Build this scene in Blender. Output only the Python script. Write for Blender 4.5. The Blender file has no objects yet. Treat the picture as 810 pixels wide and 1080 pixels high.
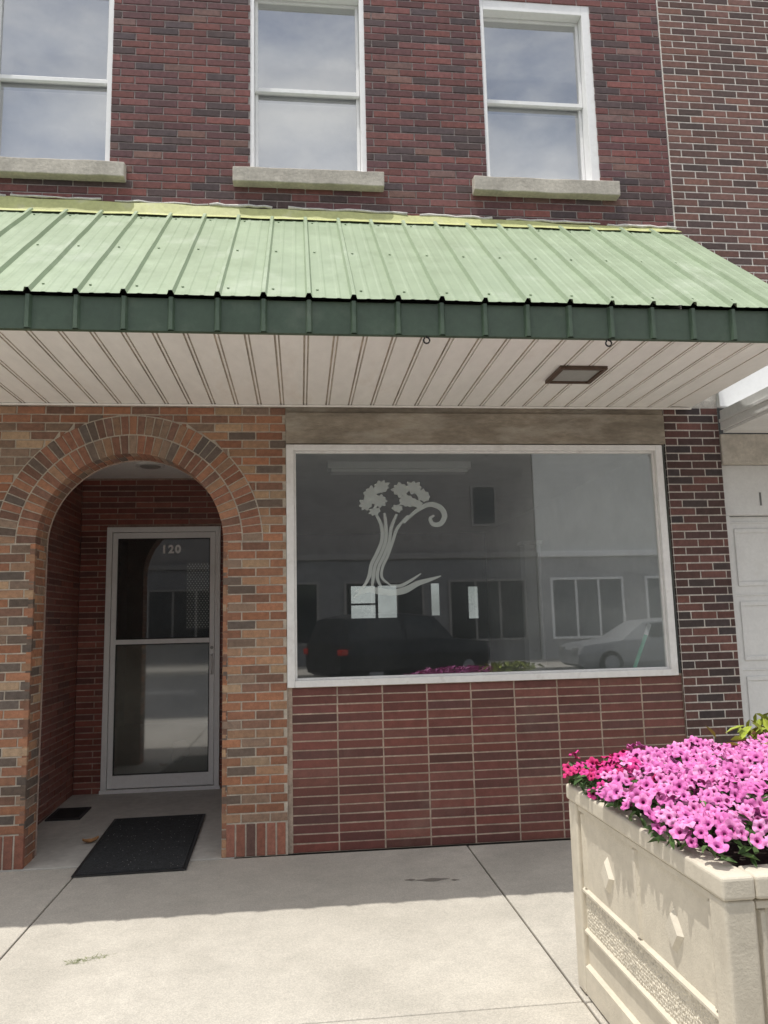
import bpy, math, random
from mathutils import Vector, Matrix
random.seed(7)
SC = bpy.context.scene
COL = SC.collection
R = random.uniform
WO = {}

# ------------------------------------------------------------------ mesh builder
class MB:
    def __init__(s):
        s.v = []; s.f = []; s.m = []; s.c = []
    def face(s, pts, m=0, c=(1, 1, 1)):
        n = len(s.v); s.v += [tuple(p) for p in pts]
        s.f.append(tuple(range(n, n + len(pts)))); s.m.append(m); s.c.append(c)
    def idx(s, verts, faces, m=0, c=(1, 1, 1), cs=None, ms=None):
        n = len(s.v); s.v += [tuple(p) for p in verts]
        for i, f in enumerate(faces):
            s.f.append(tuple(n + k for k in f)); s.m.append(ms[i] if ms else m); s.c.append(cs[i] if cs else c)
    def box(s, x0, x1, y0, y1, z0, z1, m=0, c=(1, 1, 1)):
        v = [(x0,y0,z0),(x1,y0,z0),(x1,y1,z0),(x0,y1,z0),(x0,y0,z1),(x1,y0,z1),(x1,y1,z1),(x0,y1,z1)]
        f = [(0,3,2,1),(4,5,6,7),(0,1,5,4),(1,2,6,5),(2,3,7,6),(3,0,4,7)]
        s.idx(v, f, m, c); return s
    def tube(s, pts, r, n=10, m=0, cap=True):
        pts = [Vector(p) for p in pts]; vs = []; fs = []
        for i, p in enumerate(pts):
            a = pts[max(0, i-1)]; b = pts[min(len(pts)-1, i+1)]
            t = (b - a).normalized()
            h = Vector((0,0,1)) if abs(t.z) < .9 else Vector((1,0,0))
            e1 = t.cross(h).normalized(); e2 = t.cross(e1)
            rr = r[i] if isinstance(r, (list, tuple)) else r
            for k in range(n):
                q = 2*math.pi*k/n
                vs.append(p + e1*math.cos(q)*rr + e2*math.sin(q)*rr)
        for i in range(len(pts)-1):
            for k in range(n):
                fs.append((i*n+k, i*n+(k+1) % n, (i+1)*n+(k+1) % n, (i+1)*n+k))
        if cap:
            fs.append(tuple(range(n))); fs.append(tuple((len(pts)-1)*n+k for k in range(n)))
        s.idx(vs, fs, m); return s
    def build(s, name, mats, parent=None, smooth=False, bevel=0, seg=2):
        me = bpy.data.meshes.new(name)
        off = WO.get(parent.name, Vector((0,0,0))) if parent else Vector((0,0,0))
        me.from_pydata([tuple(Vector(p)-off) for p in s.v], [], s.f)
        if not isinstance(mats, (list, tuple)): mats = [mats]
        for mm in mats: me.materials.append(mm)
        me.polygons.foreach_set('material_index', s.m)
        ca = me.color_attributes.new('Col', 'FLOAT_COLOR', 'CORNER')
        buf = []
        for f, c in zip(s.f, s.c): buf += [c[0], c[1], c[2], 1.0]*len(f)
        ca.data.foreach_set('color', buf)
        if smooth: me.polygons.foreach_set('use_smooth', [True]*len(s.f))
        me.update()
        o = bpy.data.objects.new(name, me); COL.objects.link(o)
        if parent:
            o.parent = parent; WO[o.name] = off
        if bevel:
            b = o.modifiers.new('Bevel', 'BEVEL'); b.width = bevel; b.segments = seg
            b.limit_method = 'ANGLE'; b.angle_limit = math.radians(40)
        return o

def tag(o, label, cat, group=None, kind=None):
    o['label'] = label; o['category'] = cat
    if group: o['group'] = group
    if kind: o['kind'] = kind
    return o
def thing(name, label, cat, loc=(0,0,0), group=None):
    o = bpy.data.objects.new(name, None); COL.objects.link(o)
    o.location = loc; o.empty_display_size = .2
    WO[o.name] = Vector(loc)
    return tag(o, label, cat, group)
def struct(o, label, cat):
    return tag(o, label, cat, kind='structure')

# ------------------------------------------------------------------ materials
def nd(t, k, **kw):
    n = t.nodes.new(k)
    for a, b in kw.items(): setattr(n, a, b)
    return n
def mapr(t, sock, a, b, c, d):
    n = nd(t, 'ShaderNodeMapRange'); n.inputs[1].default_value = a; n.inputs[2].default_value = b
    n.inputs[3].default_value = c; n.inputs[4].default_value = d
    t.links.new(sock, n.inputs[0]); return n.outputs[0]
def noise(t, vec, scale, detail=5, rough=.6):
    n = nd(t, 'ShaderNodeTexNoise'); n.inputs['Scale'].default_value = scale
    n.inputs['Detail'].default_value = detail; n.inputs['Roughness'].default_value = rough
    t.links.new(vec, n.inputs['Vector']); return n.outputs['Fac']
def mixc(t, fac, a, b, mode='MIX'):
    n = nd(t, 'ShaderNodeMix', data_type='RGBA', blend_type=mode)
    if isinstance(fac, (int, float)): n.inputs[0].default_value = fac
    else: t.links.new(fac, n.inputs[0])
    for i, x in ((6, a), (7, b)):
        if isinstance(x, tuple): n.inputs[i].default_value = (*x[:3], 1)
        else: t.links.new(x, n.inputs[i])
    return n.outputs[2]
def M(name, col, rough=.7, metal=0, amt=.15, ns=6, bs=80, bd=0.0, attr=False, stretch=(1,1,1),
      dirt=None, dirt_rng=(.55, .75), dirt_scale=2.0, spec=.5, speck=None, rvar=.0, big=None, emit=0):
    m = bpy.data.materials.new(name); m.use_nodes = True; t = m.node_tree
    b = t.nodes['Principled BSDF']
    tc = nd(t, 'ShaderNodeTexCoord'); mp = nd(t, 'ShaderNodeMapping'); mp.inputs['Scale'].default_value = stretch
    t.links.new(tc.outputs['Object'], mp.inputs['Vector']); V = mp.outputs[0]
    if attr:
        a = nd(t, 'ShaderNodeAttribute', attribute_name='Col'); c = a.outputs['Color']
    else:
        rgb = nd(t, 'ShaderNodeRGB'); rgb.outputs[0].default_value = (*col, 1); c = rgb.outputs[0]
    n1 = mapr(t, noise(t, V, ns), .28, .72, 1-amt, 1+amt)
    n2 = mapr(t, noise(t, V, ns*7, 4), .3, .7, 1-amt*.7, 1+amt*.7)
    mm = nd(t, 'ShaderNodeMath', operation='MULTIPLY'); t.links.new(n1, mm.inputs[0]); t.links.new(n2, mm.inputs[1])
    cx = nd(t, 'ShaderNodeCombineColor')
    for i in range(3): t.links.new(mm.outputs[0], cx.inputs[i])
    c = mixc(t, 1.0, c, cx.outputs[0], 'MULTIPLY')
    if big:
        d = mapr(t, noise(t, V, big[0], 7, .62), .45, .68, 0, big[2])
        c = mixc(t, d, c, big[1])
    if dirt:
        d = mapr(t, noise(t, V, dirt_scale, 8, .65), dirt_rng[0], dirt_rng[1], 0, dirt[3] if len(dirt) > 3 else .7)
        c = mixc(t, d, c, dirt[:3])
    if speck:
        vo = nd(t, 'ShaderNodeTexVoronoi'); vo.inputs['Scale'].default_value = speck[0]
        t.links.new(V, vo.inputs['Vector'])
        sp = nd(t, 'ShaderNodeSeparateColor'); t.links.new(vo.outputs['Color'], sp.inputs[0])
        s1 = mapr(t, sp.outputs[0], 0, 1, 1-speck[1], 1+speck[1])
        cy = nd(t, 'ShaderNodeCombineColor')
        for i in range(3): t.links.new(s1, cy.inputs[i])
        c = mixc(t, 1.0, c, cy.outputs[0], 'MULTIPLY')
    t.links.new(c, b.inputs['Base Color'])
    b.inputs['Roughness'].default_value = rough; b.inputs['Metallic'].default_value = metal
    b.inputs['Specular IOR Level'].default_value = spec
    if emit:
        b.inputs['Emission Color'].default_value = (1, 1, .96, 1); b.inputs['Emission Strength'].default_value = emit
    if rvar:
        t.links.new(mapr(t, noise(t, V, ns*2), .3, .7, rough-rvar, rough+rvar), b.inputs['Roughness'])
    if bd:
        bu = nd(t, 'ShaderNodeBump'); bu.inputs['Strength'].default_value = .6; bu.inputs['Distance'].default_value = bd
        t.links.new(noise(t, V, bs, 6, .65), bu.inputs['Height']); t.links.new(bu.outputs[0], b.inputs['Normal'])
    return m
def glass(name, tint, g0, g1, rough=.0, haze=.0, hcol=(.8,.82,.82), ramp=None):
    m = bpy.data.materials.new(name); m.use_nodes = True; t = m.node_tree; t.nodes.clear()
    out = nd(t, 'ShaderNodeOutputMaterial'); tr = nd(t, 'ShaderNodeBsdfTransparent'); gl = nd(t, 'ShaderNodeBsdfGlossy')
    tr.inputs[0].default_value = (*tint, 1); gl.inputs['Roughness'].default_value = rough
    gl.inputs[0].default_value = (.95, .97, 1, 1)
    lw = nd(t, 'ShaderNodeLayerWeight'); lw.inputs[0].default_value = .5
    f = mapr(t, lw.outputs['Facing'], 0, 1, g0, g1)
    base = tr.outputs[0]
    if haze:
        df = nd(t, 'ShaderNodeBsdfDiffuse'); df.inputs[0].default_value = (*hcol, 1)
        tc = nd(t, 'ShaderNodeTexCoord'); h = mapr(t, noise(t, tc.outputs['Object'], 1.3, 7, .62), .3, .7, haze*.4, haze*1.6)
        if ramp:     # milky reflection painted as haze, stronger toward one end of the pane
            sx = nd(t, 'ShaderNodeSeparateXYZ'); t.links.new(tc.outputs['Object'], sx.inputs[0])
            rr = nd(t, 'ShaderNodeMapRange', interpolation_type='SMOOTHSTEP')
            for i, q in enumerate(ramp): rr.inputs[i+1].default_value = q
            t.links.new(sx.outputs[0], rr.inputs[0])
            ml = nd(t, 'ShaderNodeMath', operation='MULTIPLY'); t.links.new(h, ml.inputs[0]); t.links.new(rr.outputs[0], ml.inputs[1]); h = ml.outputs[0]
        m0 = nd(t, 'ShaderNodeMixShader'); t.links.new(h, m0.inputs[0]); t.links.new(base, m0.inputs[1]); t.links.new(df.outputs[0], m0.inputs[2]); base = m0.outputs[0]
    mx = nd(t, 'ShaderNodeMixShader'); t.links.new(f, mx.inputs[0])
    t.links.new(base, mx.inputs[1]); t.links.new(gl.outputs[0], mx.inputs[2]); t.links.new(mx.outputs[0], out.inputs[0])
    return m

m_brick = M('brick', (1,1,1), .88, attr=True, amt=.26, ns=30, bs=140, bd=.004, dirt=(.10,.08,.07,.42), dirt_scale=1.3, dirt_rng=(.5,.8))
m_brick_s = M('brick_glazed', (1,1,1), .38, attr=True, amt=.16, ns=20, bs=90, bd=.002, dirt=(.36,.29,.23,.22), dirt_scale=2.2, rvar=.1)
m_mort_tan = M('mortar_tan', (.50,.44,.365), .95, amt=.22, ns=14, bs=160, bd=.004, dirt=(.28,.24,.2,.6), dirt_scale=1.6)
m_mort_dark = M('mortar_dark', (.33,.285,.27), .95, amt=.25, ns=14, bs=160, bd=.004)
m_mort_white = M('mortar_pale', (.56,.52,.47), .95, amt=.25, ns=14, bs=160, bd=.004, dirt=(.30,.27,.24,.5), dirt_scale=1.6)
m_mort_nb = M('mortar_neighbour', (.70,.66,.60), .95, amt=.2, ns=14, bs=160, bd=.004)
m_mort_bulk = M('mortar_bulkhead', (.43,.34,.27), .95, amt=.25, ns=10, bs=160, bd=.004)
m_mort_red = M('mortar_red', (.42,.31,.26), .95, amt=.25, ns=10, bs=160, bd=.004)
m_roof = M('sage_metal', (.315,.39,.265), .42, amt=.07, ns=3, dirt=(.52,.57,.47,.6), dirt_rng=(.56,.78), dirt_scale=2.2, rvar=.08, bs=20, bd=.001, big=(.9, (.26,.33,.22), .5))
m_fascia = M('dark_green_metal', (.066,.104,.068), .45, amt=.14, ns=4, dirt=(.16,.19,.15,.5), dirt_scale=4, rvar=.08)
m_soffit = M('soffit_metal', (.90,.88,.84), .55, amt=.05, ns=3, dirt=(.58,.48,.38,.5), dirt_rng=(.57,.82), dirt_scale=3, stretch=(1,.35,1))
m_groove = M('soffit_groove_darker', (.58,.52,.45), .8, amt=.25, ns=4, stretch=(1,.4,1))  # groove faces get a darker tone than the flat strips
m_flash = M('yellow_flashing', (.47,.49,.21), .55, amt=.16, ns=5, dirt=(.50,.48,.38,.85), dirt_scale=5)
m_caulk = M('caulk', (.6,.59,.55), .8, amt=.2, ns=12)
m_white = M('white_paint', (.86,.86,.855), .45, amt=.04, ns=5, dirt=(.55,.52,.47,.4), dirt_scale=5)
m_alu = M('aluminium', (.82,.81,.79), .42, amt=.06, ns=5, metal=.0, dirt=(.46,.41,.36,.5), dirt_scale=6)
m_dooralu = M('door_aluminium', (.94,.94,.93), .4, amt=.04, ns=5, dirt=(.62,.59,.54,.35), dirt_scale=5)
m_gasket = M('gasket', (.03,.03,.03), .6)
m_stone = M('sill_stone', (.52,.48,.42), .9, amt=.2, ns=6, bs=50, bd=.006, dirt=(.28,.25,.22,.6), dirt_scale=4)
m_lintel = M('weathered_lintel', (.33,.285,.225), .9, amt=.24, ns=4, stretch=(.7,1,2.2), bs=45, bd=.008, dirt=(.47,.43,.365,.8), dirt_scale=2.6, dirt_rng=(.48,.68), big=(1.7, (.16,.135,.105), .85))
m_conc = M('sidewalk_concrete', (.50,.468,.41), .9, amt=.10, ns=1.4, bs=150, bd=.003, speck=(230,.14), dirt=(.35,.33,.29,.6), dirt_rng=(.5,.75), dirt_scale=1.1, big=(.55, (.42,.39,.335), .7))
m_conc2 = M('alcove_concrete', (.48,.46,.42), .85, amt=.14, ns=2.5, bs=150, bd=.002, dirt=(.30,.28,.26,.5))
m_joint = M('joint_dirt', (.10,.085,.065), .95, amt=.3)
m_asph = M('asphalt', (.10,.10,.10), .9, amt=.2, ns=2, bs=150, bd=.005, speck=(150,.25))
m_earth = M('earth', (.18,.17,.13), .95, amt=.25, ns=.4)
m_paintw = M('road_paint', (.7,.7,.66), .8, amt=.15)
m_planter = M('planter_concrete', (.62,.565,.46), .85, amt=.08, ns=4, bs=120, bd=.003, dirt=(.43,.38,.30,.55), dirt_scale=3)
m_diamond = M('planter_relief', (.65,.595,.49), .85, amt=.08, ns=6, bs=120, bd=.003)
m_pebble = M('pebbles', (1,1,1), .8, attr=True, amt=.15)
m_soil = M('soil', (.035,.025,.018), .95, amt=.4, ns=20, bs=60, bd=.01)
m_mat = M('mat_rubber', (.024,.026,.028), .9, amt=.3, ns=40, bs=200, bd=.006, speck=(160,.5))
m_grate = M('dark_grate', (.03,.03,.032), .7, amt=.3)
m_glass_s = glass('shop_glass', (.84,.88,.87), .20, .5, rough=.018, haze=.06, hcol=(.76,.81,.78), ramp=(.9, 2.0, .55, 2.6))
m_glass_d = glass('door_glass', (.75,.78,.75), .12, .5, rough=.02, haze=.05)
m_glass_d2 = glass('door_glass_pale_reflection', (.62,.66,.62), .19, .45, rough=.045, haze=.26, hcol=(.60,.63,.55))  # haze colour stands in for sunlit ground reflected in the lower pane
m_glass_u = glass('upper_glass', (.82,.82,.81), .24, .6, rough=.01, haze=.10, hcol=(.75,.75,.74))
m_glass_r = glass('rear_glass', (.50,.53,.53), .08, .4, rough=.05, haze=.25)
m_blind = M('blind', (.66,.66,.64), .9, amt=.05)
m_blind_d = M('dark_blind', (.26,.265,.265), .9, amt=.08)
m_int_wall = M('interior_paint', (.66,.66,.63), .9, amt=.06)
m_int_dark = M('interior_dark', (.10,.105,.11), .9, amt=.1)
m_int_ceil = M('interior_ceiling', (.6,.6,.58), .9, amt=.05)
m_int_floor = M('interior_floor', (.16,.15,.14), .5, amt=.15)
m_ceil = M('alcove_ceiling_paint', (.94,.93,.90), .8, amt=.05)
m_black = M('black_metal', (.02,.02,.02), .5)
m_brown = M('light_frame_brown', (.09,.055,.035), .5, amt=.2)
m_lens = M('light_lens', (.36,.36,.34), .35, amt=.1)
m_siding = M('white_siding', (.72,.72,.71), .6, amt=.06, dirt=(.48,.46,.42,.5))
m_green = M('green_plastic', (.20,.62,.40), .4)
m_bristle = M('bristle', (.6,.58,.5), .9)
m_decal = bpy.data.materials.new('frosted_vinyl'); m_decal.use_nodes = True
t_ = m_decal.node_tree; b_ = t_.nodes['Principled BSDF']; b_.inputs['Base Color'].default_value = (.70,.76,.73,1); b_.inputs['Roughness'].default_value = .8
b_.inputs['Alpha'].default_value = .46

# ------------------------------------------------------------------ bricks
def add_quad(mb, P, q4, col, deep=.03, ch=.0026, jit=.0009):
    q4 = [(u+R(-jit, jit), v+R(-jit, jit)) for u, v in q4]
    cu = sum(p[0] for p in q4)/4; cv = sum(p[1] for p in q4)/4
    d = R(-jit, jit*.9)
    def ins(p, i):
        du, dv = cu-p[0], cv-p[1]
        return (p[0]+max(-i, min(i, du*.5)), p[1]+max(-i, min(i, dv*.5)))
    vs = []
    for (i, dd) in ((ch, d), (0, d-ch*1.1), (0, -deep)):
        vs += [P(*ins(p, i), dd) for p in q4]
    fs = [(0,1,2,3)]
    for k in range(4):
        j = (k+1) % 4
        fs += [(4+k, 4+j, j, k), (8+k, 8+j, 4+j, 4+k)]
    mb.idx(vs, fs, 0, col)
def add_brick(mb, P, u0, u1, v0, v1, col, **kw):
    if u1-u0 < .012 or v1-v0 < .008: return
    add_quad(mb, P, [(u0,v0),(u1,v0),(u1,v1),(u0,v1)], col, **kw)
def pick(pal):
    c, w = zip(*pal)
    c = random.choices(c, w)[0]; k = R(.82, 1.18); q = R(-.05, .05)
    return (c[0]*k*(1+q), c[1]*k, c[2]*k*(1-q))
def field(mb, P, u0, u1, v0, v1, bl, bh, mj, pal, cut=None, arc=None, **kw):
    r = 0; v = v0
    while v < v1-.012:
        vt = min(v+bh, v1); mid = (v+vt)/2
        iv = [(u0, u1, None)]; crown = None
        if arc:       # bricks cut to the curve of the arch
            cx, cz, rr = arc
            if v < cz+rr <= vt+.004: crown = arc
            elif v < cz+rr:
                w = lambda z: math.sqrt(max(0, rr*rr-max(0, z-cz)**2))
                iv = [(u0, cx-w(vt), (1, cx-w(v), cx-w(vt))), (cx+w(vt), u1, (0, cx+w(v), cx+w(vt)))]
        for (a, b) in (cut(mid) if cut else []):
            nv = []
            for (x, y, s) in iv:
                if b <= x or a >= y: nv.append((x, y, s)); continue
                if a > x: nv.append((x, a, s))
                if b < y: nv.append((b, y, s))
            iv = nv
        off = (r % 2)*(bl+mj)/2
        for (x, y, s) in iv:
            k = math.floor((x-u0+off)/(bl+mj))
            u = u0 - off + k*(bl+mj)
            while u < y:
                a = max(u, x); b = min(u+bl, y)
                if b-a > .018:
                    if crown:
                        za = lambda q: max(v, crown[1]+math.sqrt(max(0, crown[2]**2-(q-crown[0])**2)) if abs(q-crown[0]) < crown[2] else v)
                        m_ = (a+b)/2
                        for (p, q) in ((a, m_), (m_, b)) if max(za(a), za(b)) > v+.003 else ((a, b),):
                            if vt-min(za(p), za(q)) > .006: add_quad(mb, P, [(p,min(za(p),vt-.002)),(q,min(za(q),vt-.002)),(q,vt),(p,vt)], pick(pal), **kw)
                    elif s is None: add_brick(mb, P, a, b, v, vt, pick(pal), **kw)
                    elif s[0] == 1: add_quad(mb, P, [(a,v),(max(a+.002, min(b, s[1])),v),(min(b, s[2]),vt),(a,vt)], pick(pal), **kw)
                    else: add_quad(mb, P, [(min(b-.002, max(a, s[1])),v),(b,v),(b,vt),(max(a, s[2]),vt)], pick(pal), **kw)
                u += bl+mj
        v += bh+mj; r += 1
PF = lambda y0=0: (lambda u, v, d: (u, y0-d, v))
def cells(mb, P, u0, u1, v0, v1, holes, d, m=1):
    us = sorted({u0, u1, *[x for h in holes for x in h[:2] if u0 < x < u1]})
    vs = sorted({v0, v1, *[x for h in holes for x in h[2:] if v0 < x < v1]})
    for a, b in zip(us, us[1:]):
        for c, e in zip(vs, vs[1:]):
            mu, mv = (a+b)/2, (c+e)/2
            if any(h[0] < mu < h[1] and h[2] < mv < h[3] for h in holes): continue
            mb.face([P(a, c, d), P(b, c, d), P(b, e, d), P(a, e, d)], m)

pal_arch = [((.37,.175,.10),3.0), ((.37,.215,.13),2.2), ((.305,.142,.085),2.8), ((.22,.12,.083),2.4), ((.14,.108,.088),1.7), ((.42,.285,.18),.7), ((.25,.172,.125),1.9)]
pal_ring = [((.35,.17,.10),2.4), ((.34,.20,.125),2.0), ((.28,.13,.083),2.4), ((.21,.115,.083),2.2), ((.15,.115,.095),1.3), ((.26,.18,.13),1.7)]
pal_foot = [((.30,.125,.085),3), ((.24,.10,.07),2), ((.35,.16,.10),1.5), ((.17,.09,.07),1)]
pal_up = [((.165,.068,.065),3), ((.205,.082,.076),2.2), ((.13,.06,.063),2.6), ((.09,.062,.065),2.1), ((.195,.112,.10),.9)]
pal_nb = [((.165,.085,.07),3), ((.125,.07,.061),2.5), ((.195,.098,.078),2), ((.09,.06,.055),1.5)]
pal_pier = [((.085,.046,.042),3), ((.12,.056,.048),2.2), ((.155,.07,.058),1.5), ((.058,.043,.043),2)]
pal_bulk = [((.165,.056,.046),3), ((.14,.05,.043),2.5), ((.19,.072,.058),1.6), ((.115,.048,.042),1)]
pal_alc = [((.25,.085,.066),3), ((.21,.073,.06),2.5), ((.29,.11,.083),1.4), ((.165,.07,.06),1)]

# ================================================================== MAIN BUILDING
B = thing('storefront_building', 'brick storefront with arched door alcove, wide shop window and three upper windows', 'building')

UW = [(-1.715, .85), (.085, .83), (1.81, .86)]
ZB, ZT = 4.60, 6.08
mb = MB(); P = PF(0)
holes = [(cx-w/2, cx+w/2, ZB-.12, ZT) for cx, w in UW]
def cutu(v): return [(h[0], h[1]) for h in holes if h[2] < v < h[3]]
field(mb, P, -5.0, 2.785, 4.16, 6.95, .190, .0480, .0085, pal_up, cut=cutu)
cells(mb, P, -5.0, 2.79, 2.89, 6.95, holes, -.0055, 1)
mb.build('upper_wall', [m_brick, m_mort_dark], B)

# upper windows
for i, (cx, w) in enumerate(UW):
    x0, x1 = cx-w/2, cx+w/2
    hd = .08 if i == 2 else .05
    rj = .062 if i == 2 else .034
    lj = .028
    mb = MB()
    mb.box(x0-.02, x0+lj, .0085, .18, ZB-.1, ZT+.02); mb.box(x1-rj, x1+.02, .0085, .18, ZB-.1, ZT+.02)
    mb.box(x0+lj, x1-rj, .0085, .18, ZT-hd, ZT+.02); mb.box(x0+lj, x1-rj, .0085, .18, ZB-.1, ZB+.015)
    win = mb.build('window', m_white, B, bevel=.003)
    a, b = x0+lj+.002, x1-rj-.002; mid = ZB+.70
    for (z0, z1, y) in ((mid-.018, ZT-hd-.002, .085), (ZB+.017, mid+.018, .118)):
        mb = MB(); t = .022
        mb.box(a, a+t, y, y+.03, z0, z1); mb.box(b-t, b, y, y+.03, z0, z1)
        mb.box(a+t, b-t, y, y+.03, z0, z0+t+.008); mb.box(a+t, b-t, y, y+.03, z1-t, z1)
        mb.build('sash', m_white, win, bevel=.002)
        # each pane leans a hair off plumb and bows slightly, as old glass does
        mb = MB(); n = 8; tl = R(-.003, .003); bw0 = R(.0, .0016); vs = []
        for p in range(n+1):
            for q in range(n+1):
                u, v = p/n, q/n
                vs.append((a+t-.004+(b-a-2*t+.008)*u, y+.015+tl*(v-.5)-bw0*math.sin(math.pi*u)*math.sin(math.pi*v), z0+t+(z1-t+.004-z0-t)*v))
        mb.idx(vs, [(p*(n+1)+q, (p+1)*(n+1)+q, (p+1)*(n+1)+q+1, p*(n+1)+q+1) for p in range(n) for q in range(n)])
        mb.build('pane', m_glass_u, win, smooth=True)
    mb = MB(); zb1 = mid-.01
    mb.face([(a-.05, .22, ZB-.05), (b+.05, .22, ZB-.05), (b+.05, .22, zb1), (a-.05, .22, zb1)], 0)
    mb.face([(a-.05, .25, zb1-.05), (b+.05, .25, zb1-.05), (b+.05, .25, ZT+.05), (a-.05, .25, ZT+.05)], 1)
    mb.build('blind', [m_blind, m_blind_d], win)
    mb = MB()
    sw = (w+.22)/2+.005
    k = 14; xs = [cx-sw+2*sw*j/k for j in range(k+1)]
    ring = []
    for x in xs:
        q = R(-.004, .004)
        ring.append([(x, -.072+q, 4.480+R(-.003,.003)), (x, -.074+q, 4.588+R(-.003,.003)), (x, .02, ZB+.003), (x, .02, 4.475)])
    vs = [p for r_ in ring for p in r_]; fs = []
    for j in range(k):
        for q in range(4):
            q2 = (q+1) % 4; fs.append((j*4+q, (j+1)*4+q, (j+1)*4+q2, j*4+q2))
    fs += [(0,1,2,3), (k*4+3, k*4+2, k*4+1, k*4)]
    mb.idx(vs, fs); mb.box(x0-.015, x1+.015, .021, .15, 4.49, ZB)
    mb.build('sill', m_stone, win, bevel=.006)

# arch wall
AX, AZ, RI, RO = -1.09, 1.975, .59, .84
JL, JR, TH = -1.68, -.50, .22
mb = MB()
AP = (AZ-.207)/31; AMJ = .0092; ABL, ABH = .172, AP-AMJ
def cuta(v): return [(JL, JR)] if v < AZ else []
# below the springing: plain piers; above it: bricks cut to the outer ring
field(mb, P, -4.0, -.092, .207, AZ-.004, ABL, ABH, AMJ, pal_arch, cut=cuta)
field(mb, P, -4.0-(ABL+AMJ)/2, -.092, AZ, 2.90, ABL, ABH, AMJ, pal_arch, arc=(AX, AZ, RO+.009))
u = -4.0
while u < -.1:          # soldier course at the foot of both piers
    a, b = u, u+.0520
    if not (b > JL+.01 and a < JR-.01): add_brick(mb, P, a, min(b, -.092), .004, .196, pick(pal_foot))
    u += .0630
NA = 40
def archback(mb, y, m, x0=-4.0, x1=-.09, z0=.0, ztop=2.9):
    Q = lambda x, z: (x, y, z)
    mb.face([Q(x0, z0), Q(JL, z0), Q(JL, ztop), Q(x0, ztop)], m); mb.face([Q(JR, z0), Q(x1, z0), Q(x1, ztop), Q(JR, ztop)], m)
    for k in range(NA):
        t0, t1 = math.pi-math.pi*k/NA, math.pi-math.pi*(k+1)/NA
        p0 = (AX+RI*math.cos(t0), AZ+RI*math.sin(t0)); p1 = (AX+RI*math.cos(t1), AZ+RI*math.sin(t1))
        mb.face([Q(*p0), Q(*p1), Q(p1[0], ztop), Q(p0[0], ztop)], m)
archback(mb, .0055, 1)
mb.build('arch_wall', [m_brick, m_mort_tan], B)
for PP in ((lambda u, v, d: (JL+d, u, v)), (lambda u, v, d: (JR-d, u, v))):
    mb = MB()
    field(mb, PP, .001, TH, .004, AZ, ABL, ABH, AMJ, pal_arch)
    cells(mb, PP, .0065, TH, 0, AZ, [], -.006, 1)
    mb.build('jamb', [m_brick, m_mort_tan], B)
mb = MB()
def ring(r0, r1, pitch, y0, y1):
    rm = (r0+r1)/2; n = round(math.pi*rm/pitch); st = math.pi*rm/n
    Pp = lambda u, v, d: (AX-v*math.cos(u/rm), y0-d, AZ+v*math.sin(u/rm))
    for k in range(n):
        add_brick(mb, Pp, k*st+.0038, (k+1)*st-.0038, r0, r1, pick(pal_ring), deep=y1-y0, jit=.0005)
ring(RI, RI+.119, .052, -.003, .10); ring(RI+.129, RO, .052, -.003, .03)
ring(RI, RI+.10, .052, .112, TH)
for k in range(NA):
    t0, t1 = math.pi*k/NA, math.pi*(k+1)/NA; r = RI+.006
    mb.face([(AX+r*math.cos(t), y, AZ+r*math.sin(t)) for t, y in ((t0, .006), (t1, .006), (t1, TH+.03), (t0, TH+.03))], 1)
    # mortar bed behind the two rings, a touch behind their faces
    mb.face([(AX+r*math.cos(t), .0024, AZ+r*math.sin(t)) for t, r in ((t0, RI+.003), (t1, RI+.003), (t1, RO+.009), (t0, RO+.009))], 1)
mb.build('brick_arch', [m_brick, m_mort_tan], B)

# alcove
YD = 1.82; DX0, DX1, DZ0, DZ1 = -1.674, -.700, .085, 2.30
mb = MB()
PB = PF(YD); XL, XR, ZC = -1.90, -.45, 2.74; YA = TH+.03
field(mb, PB, XL, XR, .004, ZC, .30, .0420, .0085, pal_alc, cut=lambda v: [(DX0, DX1)] if v < DZ1 else [])
cells(mb, PB, XL, XR, 0, ZC, [(DX0, DX1, 0, DZ1)], -.004, 1)
PAL = lambda u, v, d: (XL+d, u, v); PAR = lambda u, v, d: (XR-d, u, v)
for PP in (PAL, PAR):
    field(mb, PP, YA, YD, .004, ZC, .30, .0420, .0085, pal_alc)
    cells(mb, PP, YA, YD, 0, ZC, [], -.004, 1)
archback(mb, YA, 1, XL-.01, XR+.01, 0, ZC)
mb.build('alcove_wall', [m_brick_s, m_mort_red], B)
mb = MB(); mb.box(XL-.02, XR+.02, TH, YD+.02, ZC, ZC+.02); mb.build('alcove_ceiling', m_ceil, B)
mb = MB()
mb.tube([(-1.21, 1.23, ZC-.014), (-1.21, 1.23, ZC)], .115, 28)
lt = mb.build('ceiling_light', m_alu, B, bevel=.003)
mb = MB(); mb.tube([(-1.21, 1.23, ZC-.022), (-1.21, 1.23, ZC-.0145)], [.07, .085], 24); mb.build('lens', m_lens, lt)

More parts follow.
